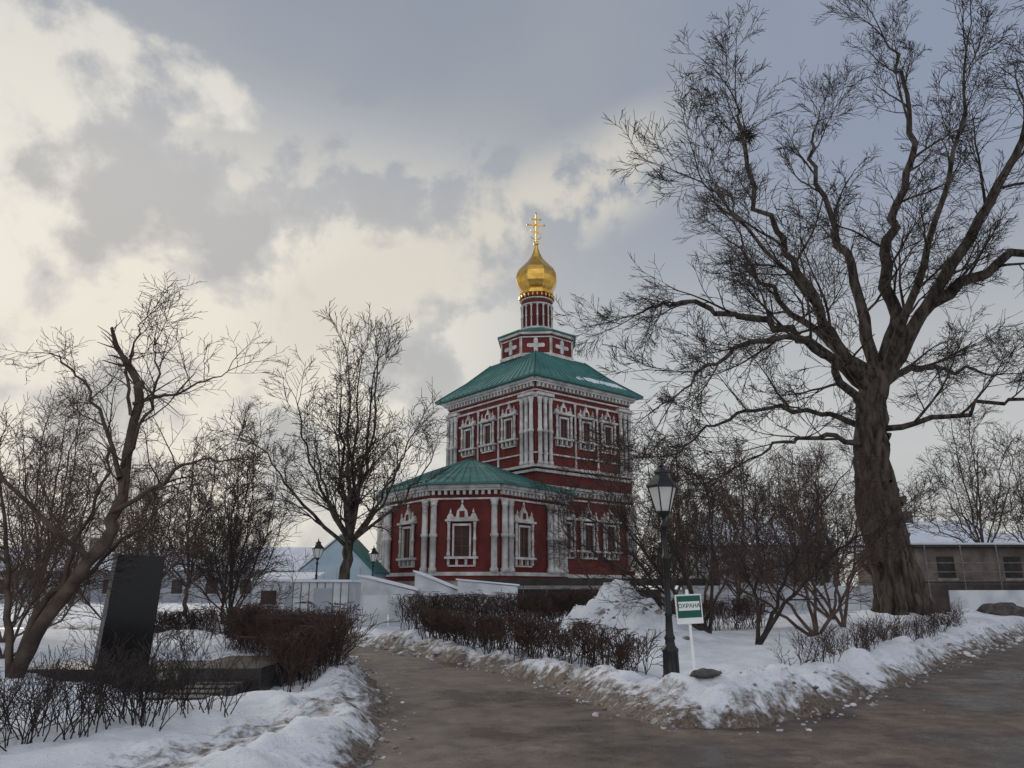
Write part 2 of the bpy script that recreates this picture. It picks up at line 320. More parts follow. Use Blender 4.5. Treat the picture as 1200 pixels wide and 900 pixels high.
L_=[([Q(14.8,9.5),Q(16.8,12.3,-.6),Q(18.9,13.9,-1.4),Q(21.6,14.8,-2),Q(24.5,15.6,-2.5)],.38,.07),
([Q(14.8,9.6),Q(16.0,12.3,.5),Q(16.3,15.2,1),Q(17.4,18.4,1.2),Q(18.4,21.8,1),Q(18.5,25.3,1.5),Q(18.3,27.5,2)],.40,.04),
([Q(14.5,9.2),Q(12.6,11.4,-1),Q(11.4,13.7,-1.8),Q(10.1,15.8,-2.2),Q(9.3,19.2,-2.5),Q(9.1,20.6,-2.6)],.28,.035),
([Q(14.4,9.4),Q(12.6,11.6,.8),Q(10.6,12.9,1.5),Q(8.2,13.7,2),Q(6.6,13.9,2.5),Q(5.6,13.6,3)],.27,.035),
([Q(14.2,8.2),Q(13.2,9.2,-1),Q(11.5,10.3,-2.5),Q(9.0,10.3,-3.5),Q(6.9,9.2,-4),Q(5.7,8.0,-4.3)],.23,.03),
([Q(14.9,9.8),Q(18,14.8,-2),Q(20,18.4,-3),Q(21.5,22.6,-3.5),Q(22.6,25.5,-4)],.30,.04),
([Q(14.8,9.8),Q(14.8,14.4,1),Q(14.7,17.6,2),Q(14.3,21.3,2.4),Q(15,23.8,3)],.30,.035),
([Q(15,9.6),Q(17.5,10.9,2),Q(20.5,11.4,4),Q(23.5,11.6,5.5)],.22,.035),
([Q(14.3,7.6),Q(16.6,8.0,-1.5),Q(18.8,8.3,-3),Q(20.6,7.8,-4)],.15,.03),
([Q(14.1,7.0),Q(12.2,7.3,-.8),Q(10.3,6.9,-1.4),Q(8.8,6.2,-2)],.15,.03),
([Q(14.1,7.8),Q(12.6,8.6,.8),Q(10.3,8.9,1.4),Q(8.2,8.2,2),Q(6.8,7.0,2)],.15,.03),
([Q(14.8,9.8),Q(13.4,13.5,3.5),Q(12,17,5.5),Q(11.6,19.8,6.5)],.25,.035),
([Q(15.0,9.8),Q(15.6,13.5,-3),Q(16.2,17,-5),Q(16.6,20.5,-6)],.22,.035),
([Q(13.0,11.2,-.6),Q(11.0,12.4,-3),Q(8.6,14.6,-4),Q(7.0,16.2,-4.5)],.15,.03)]
for c,r0,r1 in L_: T.limb(c,r0,r1,3,spacing=1.18,clen=3.6,t0=.15,wob=.11,power=.7,drop=.05)
for i in range(140):
    v=T.rv().normalized()*.30; v.z*=.6; T.grow(Vector((9.45,by-2.5,19.3))+v,T.rv().normalized(),.45,.02,0)
T.obj('old_linden_tree','bark'); print('big',T.n)

# --- near left tree
T=Tree(5,rmin=.0050,wig=.15,up=.02,kids=(4,5,5,5),ang=(28,66),ratio=(.40,.66))
y0=13.0
def Q(x,z,dy=0): return (x,y0+dy,z)
gz=tz(-7.9,13)-.1
T.limb([Q(-7.95,gz),Q(-7.6,1.05),Q(-6.95,2.15,.1),Q(-6.7,2.85,.1),Q(-6.62,3.5,.1),Q(-6.6,4.9,.1),Q(-6.62,5.15,.1)],.13,.065,1,spacing=.4,clen=1.2,t0=.45,wob=.025)
for c,r0,r1 in [([Q(-6.6,4.5),Q(-6.8,5.3,.1),Q(-6.75,6.0,.2),Q(-6.8,6.3,.3)],.04,.010),
([Q(-6.7,2.85),Q(-5.9,3.2,-.3),Q(-5.25,3.6,-.5),Q(-4.4,3.65,-.6)],.05,.010),
([Q(-6.65,3.4),Q(-7.2,4.3,.4),Q(-7.9,5.3,.7),Q(-8.7,5.9,.8)],.05,.010),
([Q(-6.6,4.7),Q(-5.9,5.1,.5),Q(-5.3,5.5,.8)],.035,.010),
([Q(-7.0,2.1),Q(-7.8,2.9,-.6),Q(-8.5,3.9,-.9),Q(-9.1,4.9,-1)],.05,.010),
([Q(-6.65,3.6),Q(-6.0,4.3,-.7),Q(-5.7,4.9,-1.1),Q(-5.8,5.4,-1.2)],.04,.010),
([Q(-8.0,gz),Q(-7.85,1.3,.3),Q(-7.5,1.7,.7),Q(-6.9,2.5,1),Q(-6.2,3.3,1.3)],.08,.012),
([Q(-7.95,gz),Q(-8.35,1.4,.2),Q(-8.6,2.6,.3),Q(-9.1,4.0,.3)],.075,.012),
([Q(-7.4,1.3),Q(-7.5,2.4,.5),Q(-7.3,3.6,.8),Q(-7.5,4.7,1.0)],.05,.010)]:
    T.limb(c,r0,r1,2,spacing=.26,clen=1.25,t0=.2,wob=.03)
T.obj('apple_tree','bark2'); print('left',T.n)

def shade_tree(name,x,y,h,w,seed,mt='bark',lev=3,rm=.014,trunk=.35,lean=0,stems=8,fork=.28,den=1.0,cl=.20,sr=.34,kids=(5,5,5,5)):
    T=Tree(seed,rmin=rm,wig=.12,up=.03,kids=kids,ang=(26,58))
    z0=tz(x,y)-.1; r=T.r
    fk=Vector((x+lean,y,z0+h*fork))
    T.limb([(x,y,z0),(x+lean*.4,y,z0+h*fork*.5),tuple(fk)],trunk,trunk*.7,-1,wob=.05)
    for i in range(stems):
        a=2*math.pi*(i+r.random()*.6)/stems; sp=r.uniform(.6,1.0) if i%3 else .2
        tip=Vector((x+lean+w*sp*math.cos(a),y+w*sp*math.sin(a),z0+h*(1.0-.45*sp*sp)*r.uniform(.86,.96)))
        mid=fk.lerp(tip,.45)+Vector((math.cos(a),math.sin(a),.1))*w*.20*sp
        st=fk+Vector((0,0,r.uniform(-.2,.1)*h*fork if i else 0)); st.x=x+lean
        T.limb([tuple(st),tuple(mid),tuple(tip)],trunk*sr*(1.3 if sp<.3 else 1),rm*1.8,lev-1,spacing=h*.042/den,clen=h*cl,t0=.12,wob=h*.006,power=.7)
    T.obj(name,mt); print(name,T.n)
shade_tree('maple_tree',-9.0,42,15.2,5.6,21,'bark',3,.015,.36,lean=.3,stems=13,fork=.27,cl=.19,sr=.36)
shade_tree('bare_tree',-8.1,23,6.6,2.0,31,'darkhedge',3,.0065,.07,stems=9,fork=.1,sr=.45)
shade_tree('bare_tree',-14.3,24,7.2,2.8,32,'twig',3,.008,.10,stems=10,fork=.2,sr=.4)
shade_tree('bare_tree',-15.5,38,8.0,3.4,33,'bark2',3,.011,.12,stems=9,fork=.2,sr=.4)
shade_tree('bare_tree',-11.2,31,6.6,2.4,34,'twig',3,.010,.09,stems=8,fork=.15,sr=.4)
shade_tree('bare_tree',-10.3,21,4.6,2.0,37,'twig',3,.006,.06,stems=8,fork=.08,sr=.5,kids=(4,5,5))
shade_tree('bare_tree',-20,44,8.0,3.6,41,'twig',3,.013,.12,stems=9,fork=.15,sr=.4,kids=(4,5,5))
shade_tree('bare_tree',33,55,14,4,35,'bark2',3,.016,.20,stems=9,kids=(4,5,5))
shade_tree('bare_tree',39,58,12,4,36,'bark2',3,.016,.20,stems=9,kids=(4,5,5))
shade_tree('bare_tree',19,50,10,4.5,38,'twig',3,.014,.16,stems=10,fork=.12,kids=(4,5,5))
shade_tree('bare_tree',12.5,44,9,4.0,39,'twig',3,.013,.14,stems=10,fork=.1,kids=(4,5,5))
shade_tree('bare_tree',10.5,52,11,4.2,40,'bark2',3,.015,.16,stems=10,fork=.1,kids=(4,5,5))

def shrub(name,x,y,stems,seed,mt='twig',rm=.0058,clen=1.35,lev=2,sp=.21,r0=.055):
    T=Tree(seed,rmin=rm,wig=.15,up=.03,kids=(5,6,5),ang=(25,62),ratio=(.45,.72)); z0=tz(x,y)-.08
    for s in stems:
        pts=[(x,y,z0)]+[(x+a,y+b_,z0+c) for a,b_,c in s]
        T.limb(pts,r0,.010,lev,spacing=sp,clen=clen,t0=.25,wob=.04)
    T.obj(name,mt); print(name,T.n)
shrub('ornamental_apple_tree',4.9,20,[[(-.9,0,1.2),(-1.9,-.3,2.5),(-2.8,-.4,3.9)],[(-.5,.4,1.6),(-1.0,.8,3.2),(-1.2,1,4.5)],[(-1.2,-.5,.9),(-2.6,-.9,1.8),(-3.7,-1.1,2.5)],[(.2,.1,1.5),(.3,.3,3.1),(.1,.5,4.4)],[(-.9,.8,1),(-2.2,1.5,2.6),(-3.3,1.9,3.4)]],41,'darkhedge')
shrub('ornamental_apple_tree',5.45,18,[[(.5,0,.9),(1.2,.2,2.2),(1.9,.3,3.2),(2.6,.3,4.0)],[(.25,.4,1.2),(.5,.9,2.6),(.5,1.2,3.7)],[(.8,-.4,1.2),(2.0,-.6,2.2),(3.2,-.8,2.8)]],42,'darkhedge')
shrub('ornamental_apple_tree',8.3,22,[[(-.8,0,1.1),(-1.7,.2,2.5),(-2.2,.3,3.9)],[(.2,.3,1.6),(.6,.6,3.2),(.9,.9,4.5)],[(-.3,-.3,1.5),(-.7,-.6,3),(-1.0,-.9,4.2)],[(.7,-.2,1.1),(1.6,-.4,2.4),(2.4,-.6,3.4)],[(-1.1,.6,.9),(-2.5,1.1,1.9),(-3.6,1.4,2.8)]],43)
shrub('ornamental_apple_tree',9.9,24,[[(-.6,.2,1.2),(-1.3,.4,2.8),(-1.8,.5,4.2)],[(.4,.2,1.4),(.9,.3,2.9),(1.2,.3,4.2)],[(0,.2,1.6),(-.1,.5,3.2),(0,.9,4.7)]],44)
shrub('ornamental_apple_tree',6.3,27,[[(-.9,.2,1.4),(-2.0,.4,3.2),(-2.8,.5,4.5)],[(.4,.2,1.6),(1.1,.3,3.6),(1.6,.3,5.0)],[(-.2,.2,1.8),(-.5,.5,3.7),(-.6,.9,5.2)],[(.9,.2,1.4),(2.2,.3,3.1),(3.4,.3,4.3)]],45,clen=1.7,sp=.27,rm=.0075)
shrub('ornamental_apple_tree',3.2,26,[[(-.5,.2,1.2),(-1.0,.4,2.4),(-1.0,.5,3.4)],[(.4,.2,1.4),(1.1,.3,2.8),(1.6,.3,4.0)],[(.9,.2,1.4),(2.2,.3,2.5),(3.0,.3,3.6)]],46,sp=.32,rm=.0075)
shrub('ornamental_apple_tree',11.2,28,[[(-.9,.2,1.4),(-2.0,.4,3.0),(-2.8,.5,4.0)],[(.4,.2,1.6),(1.1,.3,3.2),(1.6,.3,4.4)],[(-.2,.2,1.8),(-.5,.5,3.3),(-.6,.9,4.6)],[(-1.1,.2,1.0),(-2.6,.3,1.9),(-4.0,.3,2.5)]],49,clen=1.7,sp=.27,rm=.0075)
shrub('lilac_bush',-9.6,27,[[(-.5,.2,1),(-1.2,.4,2.2)],[(.4,.2,1.4),(.7,.3,2.8)],[(1,0,.8),(2.2,0,1.8)],[(0,.2,1.2),(0,.5,2.8)]],47,sp=.25,r0=.035)
shrub('lilac_bush',-12.6,20,[[(-.5,.2,1),(-1.2,.4,2.8)],[(.4,.2,1.4),(.9,.3,3.4)],[(1,0,.8),(2.0,0,2.3)],[(0,.2,1.2),(0,.5,3.8)],[(-1,.2,.8),(-2,.5,2.2)]],48,sp=.24,r0=.04)
shrub('lilac_bush',-9.7,15.5,[[(-.5,.2,1),(-1.2,.4,2.4)],[(.4,.2,1.4),(.9,.3,2.9)],[(1,0,.8),(1.6,0,1.9)],[(0,.2,1.2),(0,.5,3.2)]],50,sp=.24,r0=.035)

# --- hedges
def hedge(name,line,width,h,per_m,seed,mt='hedge',rm=.006,lev=2,kids=(4,5),spread=.5,flat=True,r0=.011):
    T=Tree(seed,rmin=rm,wig=.14,up=.05,kids=kids,ang=(20,52),ratio=(.4,.72)); r=T.r
    for i in range(len(line)-1):
        p=Vector(line[i]);q=Vector(line[i+1]);L=(q-p).length; d=(q-p)/L; nn=Vector((-d.y,d.x))
        for j in range(int(L*per_m)):
            t=r.random(); c=p.lerp(q,t)+nn*width*r.uniform(-.5,.5)
            z=tz(c.x,c.y)-.03; hh=h*(1+.16*noise.noise((c.x*.9,c.y*.9,seed)))
            T.zmax=z+hh*r.uniform(.92,1.10) if flat else None
            T.grow((c.x,c.y,z),Vector((r.gauss(0,spread*.5),r.gauss(0,spread*.5),1)).normalized(),hh*r.uniform(.75,1.15),r0,lev)
    T.obj(name,mt); print(name,T.n)
hedge('clipped_hedge',[(-2.45,22.6),(-1.1,20),(.25,17.0),(1.25,15),(2.1,13.4)],.85,.74,28,61)
hedge('clipped_hedge',[(-3.6,27.5),(-.3,26.6),(3.4,26)],1.7,1.12,50,62,kids=(3,4),rm=.008)
hedge('clipped_hedge',[(5.0,26.5),(8.3,26.5)],1.0,.95,42,63,kids=(3,4),rm=.008)
hedge('clipped_hedge',[(-2.95,12.2),(-3.6,14.2),(-4.5,16.8),(-6.9,19.8)],1.0,.90,44,64,kids=(4,5),rm=.0055,r0=.009)
hedge('low_bush_row',[(-3.65,9.7),(-4.2,8.4),(-5.3,6.9)],1.3,.62,60,65,'darkhedge',.0035,2,(3,4),.8,False,.008)
hedge('low_bush_row',[(4.7,13.5),(7.2,16.6),(10.4,20.6),(13.8,24.8)],.6,.55,17,66,'hedge',.0048,2,(2,3),.8,False,.008)
hedge('clipped_hedge',[(-13.2,28.5),(-10.6,28.5)],.9,.95,40,67,kids=(3,4),rm=.008)
hedge('low_bush_row',[(-9.5,18.5),(-6.5,17.0)],.6,.6,16,68,'darkhedge',.005,2,(3,3),.8,False,.008)

# --- distant mass of trees
base=[]
for sd in range(4):
    T=Tree(100+sd,rmin=.026,wig=.12,up=.04,kids=(4,5,5),ang=(25,55))
    T.limb([(0,0,0),(0,0,4),(T.r.uniform(-.5,.5),0,11)],.22,.04,2,spacing=.75,clen=3.6,t0=.2,wob=.1)
    base.append(T.arrays())
VV=[];FF=[];off=0;rr=random.Random(9)
spots=[(rr.uniform(-95,-22),rr.uniform(60,72) if rr.random()<.4 else rr.uniform(90,120),rr.uniform(.5,.85)) for _ in range(40)]+[(rr.uniform(40,110),rr.uniform(80,125),rr.uniform(.6,1.0)) for _ in range(26)]+[(rr.uniform(14,40),rr.uniform(72,110),rr.uniform(.6,.95)) for _ in range(22)]
for x,y,s in spots:
    V0,F0=rr.choice(base); a=rr.random()*6.28; c_,s_=math.cos(a),math.sin(a)
    V1=np.stack([(V0[:,0]*c_-V0[:,1]*s_)*s+x,(V0[:,0]*s_+V0[:,1]*c_)*s+y,V0[:,2]*s],1); VV.append(V1);FF.append(F0+off);off+=len(V0)
link(bpy.data.objects.new('distant_trees',npmesh('distant_trees',np.concatenate(VV),np.concatenate(FF),[M['twig']])))

# ------------------------------------------------------------ church
CH=empty('orthodox_church',(2.3,67.9,0))
def kid(mb,name,bev=0):
    o=mb.obj(name,CH,bev); o.matrix_parent_inverse=Matrix.Translation((-2.3,-67.9,0)); return o
walls=MB();trim=MB();wins=MB();roof=MB();gold=MB()
class Face:
    def __init__(s,A,B):
        s.A=Vector((A[0],A[1],0)); v=Vector((B[0]-A[0],B[1]-A[1],0)); s.L=v.length; s.a=v/s.L; s.n=Vector((s.a.y,-s.a.x,0))
    def P(s,t,z,d): return s.A+s.a*t+s.n*d+Vector((0,0,z))
    def box(s,mb,t0,t1,z0,z1,d0,d1,k): mb.prism([s.P(t0,z0,d0),s.P(t1,z0,d0),s.P(t1,z0,d1),s.P(t0,z0,d1)],(0,0,z1-z0),k)
    def shape(s,mb,pts,d0,d1,k): mb.prism([s.P(t,z,d0) for t,z in pts],s.n*(d1-d0),k)
    def col(s,t,z0,z1,r,d):
        p=s.P(t,0,d)
        trim.lathe((p.x,p.y,0),[(r*1.35,z0),(r*1.35,z0+.22),(r*1.05,z0+.3),(r,z0+.4),(r*1.0,(z0+z1)/2-.12),(r*1.3,(z0+z1)/2-.1),(r*1.3,(z0+z1)/2+.1),(r,(z0+z1)/2+.12),(r*.92,z1-.45),(r*1.15,z1-.4),(r*1.15,z1-.3),(r*1.0,z1-.28),(r*1.45,z1-.05),(r*1.45,z1)],'white',10)
def window(f,s,z0,z1,w,ped=1.0):
    f.box(wins,s-w,s+w,z0,z1,.0,.03,'glass')
    for q in (-w,-.04,w-.07): f.box(wins,s+q,s+q+.08,z0,z1,.03,.07,'brownwin')
    for q in range(4): f.box(wins,s-w,s+w,z0+(z1-z0)*q/3.0-.03,z0+(z1-z0)*q/3.0+.03,.031,.065,'brownwin')
    fr=.11
    f.box(trim,s-w-fr,s-w,z0-.05,z1+.05,0,.22,'white'); f.box(trim,s+w,s+w+fr,z0-.05,z1+.05,0,.22,'white')
    f.box(trim,s-w-fr,s+w+fr,z1+.05,z1+.20,0,.24,'white')
    o=w+fr+.27
    for q in (-1,1): f.col(s+q*o,z0-.05,z1+.35,.095,.20)
    f.box(trim,s-o-.25,s+o+.25,z0-.22,z0-.06,0,.38,'white')
    for q in (-o,-w*.6,w*.6,o): 
        f.box(trim,s+q-.08,s+q+.08,z0-.62,z0-.223,0,.24,'white'); 
    f.box(trim,s-o-.05,s+o+.05,z0-.74,z0-.63,0,.16,'white')
    f.box(trim,s-o-.25,s+o+.25,z1+.36,z1+.50,0,.40,'white')
    zb=z1+.503;W=o+.15;h=ped
    pts=[(-W,0),(-W,.14*h),(-W*.86,.38*h),(-W*.66,.34*h),(-W*.55,.14*h),(-W*.40,.16*h),(-W*.32,.55*h),(-W*.14,.70*h),(0,1.0*h)]
    pts=pts+[(-a,b_) for a,b_ in reversed(pts[:-1])]
    f.shape(trim,[(s+a,zb+b_) for a,b_ in pts],0,.2,'white')
    f.box(trim,s-.17*W,s+.17*W,zb+.12*h,zb+.5*h,.2,.23,'red')
    for q in (-1,1): p=f.P(s+q*W*.76,0,.2); trim.lathe((p.x,p.y,zb+.36*h),[(.05,0),(.10,.08),(.05,.2),(.01,.34)],'white',6)
    p=f.P(s,0,.12); trim.lathe((p.x,p.y,zb+h*.97),[(.05,0),(.11,.1),(.05,.22),(.01,.34)],'white',6)
def entab(f,z,e=0.0):
    f.box(trim,-e,f.L+e,z-.20,z,0,.55,'white'); f.box(trim,-e,f.L+e,z-.36,z-.201,0,.38,'white')
    n=int(f.L/.42)
    for i in range(n):
        t=(i+.5)*f.L/n; f.box(trim,t-.10,t+.10,z-.66,z-.361,0,.30,'white')
    f.box(trim,0,f.L,z-1.0,z-.88,0,.14,'white')
aV=Vector((.766,.643,0));bV=Vector((-.643,.766,0)); C0=Vector((1.87,59.78,0)); LA,LB=11.2,11.9
q=[C0,C0+aV*LA,C0+aV*LA+bV*LB,C0+bV*LB]
walls.prism([(v.x,v.y,-.2) for v in q],(0,0,18.15),'red')
for i in range(4):
    f=Face(q[i],q[(i+1)%4])
    entab(f,18.0,.35)
    f.box(trim,0,f.L,16.45,16.60,0,.16,'white')
    f.box(trim,-.2,f.L+.2,10.8,11.0,0,.42,'white'); f.box(trim,-.1,f.L+.1,10.45,10.65,0,.22,'white'); f.box(trim,0,f.L,11.9,12.02,0,.14,'white')
    for t in (.28,.85,1.42): 
        f.col(t,11.0,16.45,.17,.22); f.col(f.L-t,11.0,16.45,.17,.22)
    for t in (.385,.62):
        f.col(f.L*t-.0,11.0,16.45,.09,.12)
    for t in (.28,.85): f.col(t,3.0,8.4,.24,.25); f.col(f.L-t,3.0,8.4,.24,.25)
    f.box(trim,0,1.75,16.603,16.85,0,.4,'white'); f.box(trim,f.L-1.75,f.L,16.603,16.85,0,.4,'white')
    for u in (.265,.5,.735): window(f,f.L*u,13.45,14.95,.42,.95)
    for u in (.27,.5,.73): window(f,f.L*u,4.6,6.5,.5,1.1)
    entab(f,9.4,.3)
    f.box(trim,0,f.L,2.4,2.65,0,.25,'white'); f.box(trim,0,f.L,-.2,2.399,0,.12,'plinth')
AP=[(-7.2,68.5),(-10.7,64.5),(-9.4,60),(-5.8,55.2),(-.9,54.5),(3.7,60),(4.6,63)]
walls.prism([(x,y,-.2) for x,y in AP],(0,0,8.95),'red')
for i in range(len(AP)-1):
    f=Face(AP[i],AP[i+1]); 
    entab(f,8.7,.12)
    f.box(trim,0,f.L,2.45,2.7,0,.28,'white'); f.box(trim,0,f.L,2.1,2.449,0,.18,'red'); f.box(trim,0,f.L,-.2,2.099,0,.26,'plinth')
    for t in (.3,): f.col(t,2.7,7.7,.22,.26); f.col(f.L-t,2.7,7.7,.22,.26)
    if f.L>6: f.col(f.L-.95,2.7,7.7,.22,.26); f.col(f.L-1.6,2.7,7.7,.22,.26); f.col(.95,2.7,7.7,.22,.26)
    if f.L>5: window(f,f.L*(.36 if f.L>6.5 else .5),3.8,5.8,.55,1.15)
    elif f.L>4: window(f,f.L*.47,3.8,5.8,.55,1.15)
def offs(pts,o):
    c=Vector((sum(p[0] for p in pts)/len(pts),sum(p[1] for p in pts)/len(pts)))
    return [tuple(c+(Vector(p)-c)*(1+o/(Vector(p)-c).length)) for p in pts]
AE=offs(AP,.95); ap=Vector((-3.6,66.6,12.6))
roof.prism([(x,y,8.71) for x,y in AE],(0,0,.12),'teal')
for i in range(len(AE)-1):
    p=Vector((*AE[i],8.84));r_=Vector((*AE[i+1],8.84)); m1=p.lerp(ap,.5)+Vector((0,0,.12)); m2=r_.lerp(ap,.5)+Vector((0,0,.12))
    roof.poly([p,r_,m2,m1],'teal'); roof.poly([m1,m2,ap],'teal')
    n=max(2,int((r_-p).length/.6))
    for j in range(n+1):
        e=p.lerp(r_,j/n); mm=m1.lerp(m2,j/n); roof.tube(e+Vector((0,0,.02)),mm+Vector((0,0,.02)),.035,'teal',4); 
        if j%2==0: roof.tube(mm+Vector((0,0,.02)),ap,.03,'teal',4)
e=.95; E=[C0-aV*e-bV*e,C0+aV*(LA+e)-bV*e,C0+aV*(LA+e)+bV*(LB+e),C0+bV*(LB+e)-aV*e]; cc=sum(q,Vector())/4
roof.prism([(v.x,v.y,18.01) for v in E],(0,0,.13),'teal')
top=[cc+(v-cc).normalized()*4.3 for v in E]
for i in range(4):
    p=E[i]+Vector((0,0,18.15));r_=E[(i+1)%4]+Vector((0,0,18.15));u=top[i]+Vector((0,0,21.5));w=top[(i+1)%4]+Vector((0,0,21.5))
    m1=p.lerp(u,.55)-Vector((0,0,.18));m2=r_.lerp(w,.55)-Vector((0,0,.18))
    roof.poly([p,r_,m2,m1],'teal'); roof.poly([m1,m2,w,u],'teal')
    for j in range(21):
        e1=p.lerp(r_,j/20);e2=m1.lerp(m2,j/20);e3=u.lerp(w,j/20); dz=Vector((0,0,.02)); rr_=.07 if j in(0,20) else .03
        roof.tube(e1+dz,e2+dz,rr_,'teal',4); roof.tube(e2+dz,e3+dz,rr_,'teal',4)
roof.poly([v+Vector((0,0,21.5)) for v in top],'teal')
def slope(i,t,s):
    p=E[i]+Vector((0,0,18.15));r_=E[(i+1)%4]+Vector((0,0,18.15));u=top[i]+Vector((0,0,21.5));w=top[(i+1)%4]+Vector((0,0,21.5))
    a=p.lerp(r_,t);b_=u.lerp(w,t); z=a.lerp(b_,s); z.z-=.18*min(s/.55,(1-s)/.45); return z
NT,NS=40,8
ra=[]
for j in range(NS+1):
    for i in range(NT+1):
        t=.40+.56*i/NT; s=.16+.22*j/NS
        ed=min(i/4,(NT-i)/4,j/2,(NS-j)/2,1)+.9*noise.noise((t*11,s*5,2))-.45
        v=slope(0,t,s); v.z+=.09*min(max(ed,-.8),.9); ra.append(v)
ms=MB(); ms.v=[tuple(v) for v in ra]; k=ms.mi('snowcap')
for j in range(NS):
    for i in range(NT):
        b0=j*(NT+1)+i; ms.f.append([b0,b0+1,b0+NT+2,b0+NT+1]); ms.m.append(k); ms.sm.append(True)
rot=R(22.5-4+0)
oc=lambda r:[(cc.x+r*math.cos(rot+i*math.pi/4),cc.y+r*math.sin(rot+i*math.pi/4)) for i in range(8)]
walls.prism([(x,y,20.6) for x,y in oc(3.45)],(0,0,3.05),'red')
o8=oc(3.45)
for i in range(8):
    f=Face(o8[i],o8[(i+1)%8])
    f.box(trim,-.1,f.L+.1,23.40,23.62,0,.22,'white'); f.box(trim,-.06,f.L+.06,23.1,23.2,0,.1,'white'); f.box(trim,-.06,f.L+.06,21.35,21.65,0,.15,'white')
    f.box(trim,0,.10,21.65,23.1,0,.08,'white'); f.box(trim,f.L-.10,f.L,21.65,23.1,0,.08,'white')
    c=f.L/2; 
    f.box(trim,c-.62,c+.62,22.2,22.55,0,.1,'white'); f.box(trim,c-.19,c+.19,21.9,22.88,0,.104,'white')
    for a,b_ in ((-.62,22.38),(.62,22.38),(0,22.88),(0,21.93)):
        f.shape(trim,[(c+a+.19*math.cos(t*math.pi/4),b_+.19*math.sin(t*math.pi/4)) for t in range(8)],0,.108,'white')
roof.lathe((cc.x,cc.y,0),[(3.85,23.63),(3.87,23.75),(2.6,24.05),(1.8,24.45),(1.5,24.7)],'teal',8,False,rot)
walls.lathe((cc.x,cc.y,0),[(1.36,24.3),(1.36,27.2),(1.45,27.25),(1.45,27.5),(1.36,27.52),(1.36,27.75),(1.58,27.8),(1.58,28.1)],'red',32)
trim.lathe((cc.x,cc.y,0),[(1.42,24.55),(1.62,24.6),(1.62,24.75),(1.42,24.8)],'white',32)
trim.lathe((cc.x,cc.y,0),[(1.38,27.0),(1.56,27.03),(1.56,27.12),(1.38,27.15)],'white',32)
trim.lathe((cc.x,cc.y,0),[(1.38,27.56),(1.56,27.58),(1.56,27.66),(1.38,27.68)],'white',32)
for i in range(16):
    a=i*math.pi/8; x,y=cc.x+1.44*math.cos(a),cc.y+1.44*math.sin(a)
    trim.lathe((x,y,0),[(.12,24.8),(.12,24.9),(.07,24.95),(.07,25.85),(.11,25.9),(.11,26.0),(.07,26.05),(.07,26.8),(.12,26.88),(.12,27.0)],'white',8)
for i in range(8):
    a=(i+.5)*math.pi/4; x,y=cc.x+1.36*math.cos(a),cc.y+1.36*math.sin(a); wins.lathe((x,y,0),[(.1,25.2),(.1,26.6)],'glass',6)
prof=[(1.50,28.1),(1.66,28.16),(1.66,28.34),(1.40,28.42),(1.42,28.6),(1.66,28.85),(1.92,29.3),(2.04,29.8),(1.98,30.25),(1.74,30.75),(1.34,31.2),(.92,31.65),(.60,32.1),(.38,32.6),(.23,33.05),(.13,33.45)]
gold.loft([[(cc.x+r*(1.0 if j%2==0 else .94)*math.cos(rot+j*math.pi/8),cc.y+r*(1.0 if j%2==0 else .94)*math.sin(rot+j*math.pi/8),z) for j in range(16)] for r,z in prof],'gold')
for i in range(24):
    a=i*math.pi/12; gold.lathe((cc.x+1.6*math.cos(a),cc.y+1.6*math.sin(a),28.0),[(.02,-.3),(.1,-.16),(.1,.1)],'gold',6)
gold.lathe((cc.x,cc.y,33.4),[(.05,0),(.2,.08),(.28,.25),(.2,.42),(.05,.5)],'gold',16)
fx=Face((cc.x-1,cc.y-.12),(cc.x+1,cc.y+.12)); s=1.0
f=fx
def gb(t0,t1,z0,z1): f.box(gold,s+t0,s+t1,z0,z1,-.06,.06,'gold')
gb(-.07,.07,33.8,36.8); gb(-.75,.75,35.55,35.68); gb(-.4,.4,36.15,36.26)
gold.prism([f.P(s-.5,34.95,-.05),f.P(s+.5,34.65,-.05),f.P(s+.5,34.77,-.05),f.P(s-.5,35.07,-.05)],f.n*.1,'gold')
for t,z in ((-.8,35.61),(.8,35.61),(0,36.85),(-.43,36.2),(.43,36.2)):
    p=f.P(s+t,z,0); gold.lathe((p.x,p.y,p.z-.1),[(.02,0),(.11,.06),(.11,.14),(.02,.2)],'gold',8)
for a in range(4):
    t=math.pi/4+a*math.pi/2; gold.tube(f.P(s+.1*math.cos(t),35.61+.1*math.sin(t),0),f.P(s+.42*math.cos(t),35.61+.42*math.sin(t),0),.03,'gold',5)
for sgn in (-1,1):
    for j in range(8):
        t0=math.pi*j/8;t1=math.pi*(j+1)/8
        gold.tube(f.P(s-.5*math.cos(t0),34.4-.3*math.sin(t0),0),f.P(s-.5*math.cos(t1),34.4-.3*math.sin(t1),0),.03,'gold',5)
for t in (-1,1): 
    for u in (-1,1): gold.tube(f.P(s,35.5,0),(cc.x+t*1.3,cc.y+u*1.3,31.2),.012,'gold',4)
kid(walls,'walls');kid(trim,'carved_white_trim');kid(wins,'windows');kid(roof,'roofs');kid(gold,'gold_dome_and_cross'); kid(ms,'roof_snow')

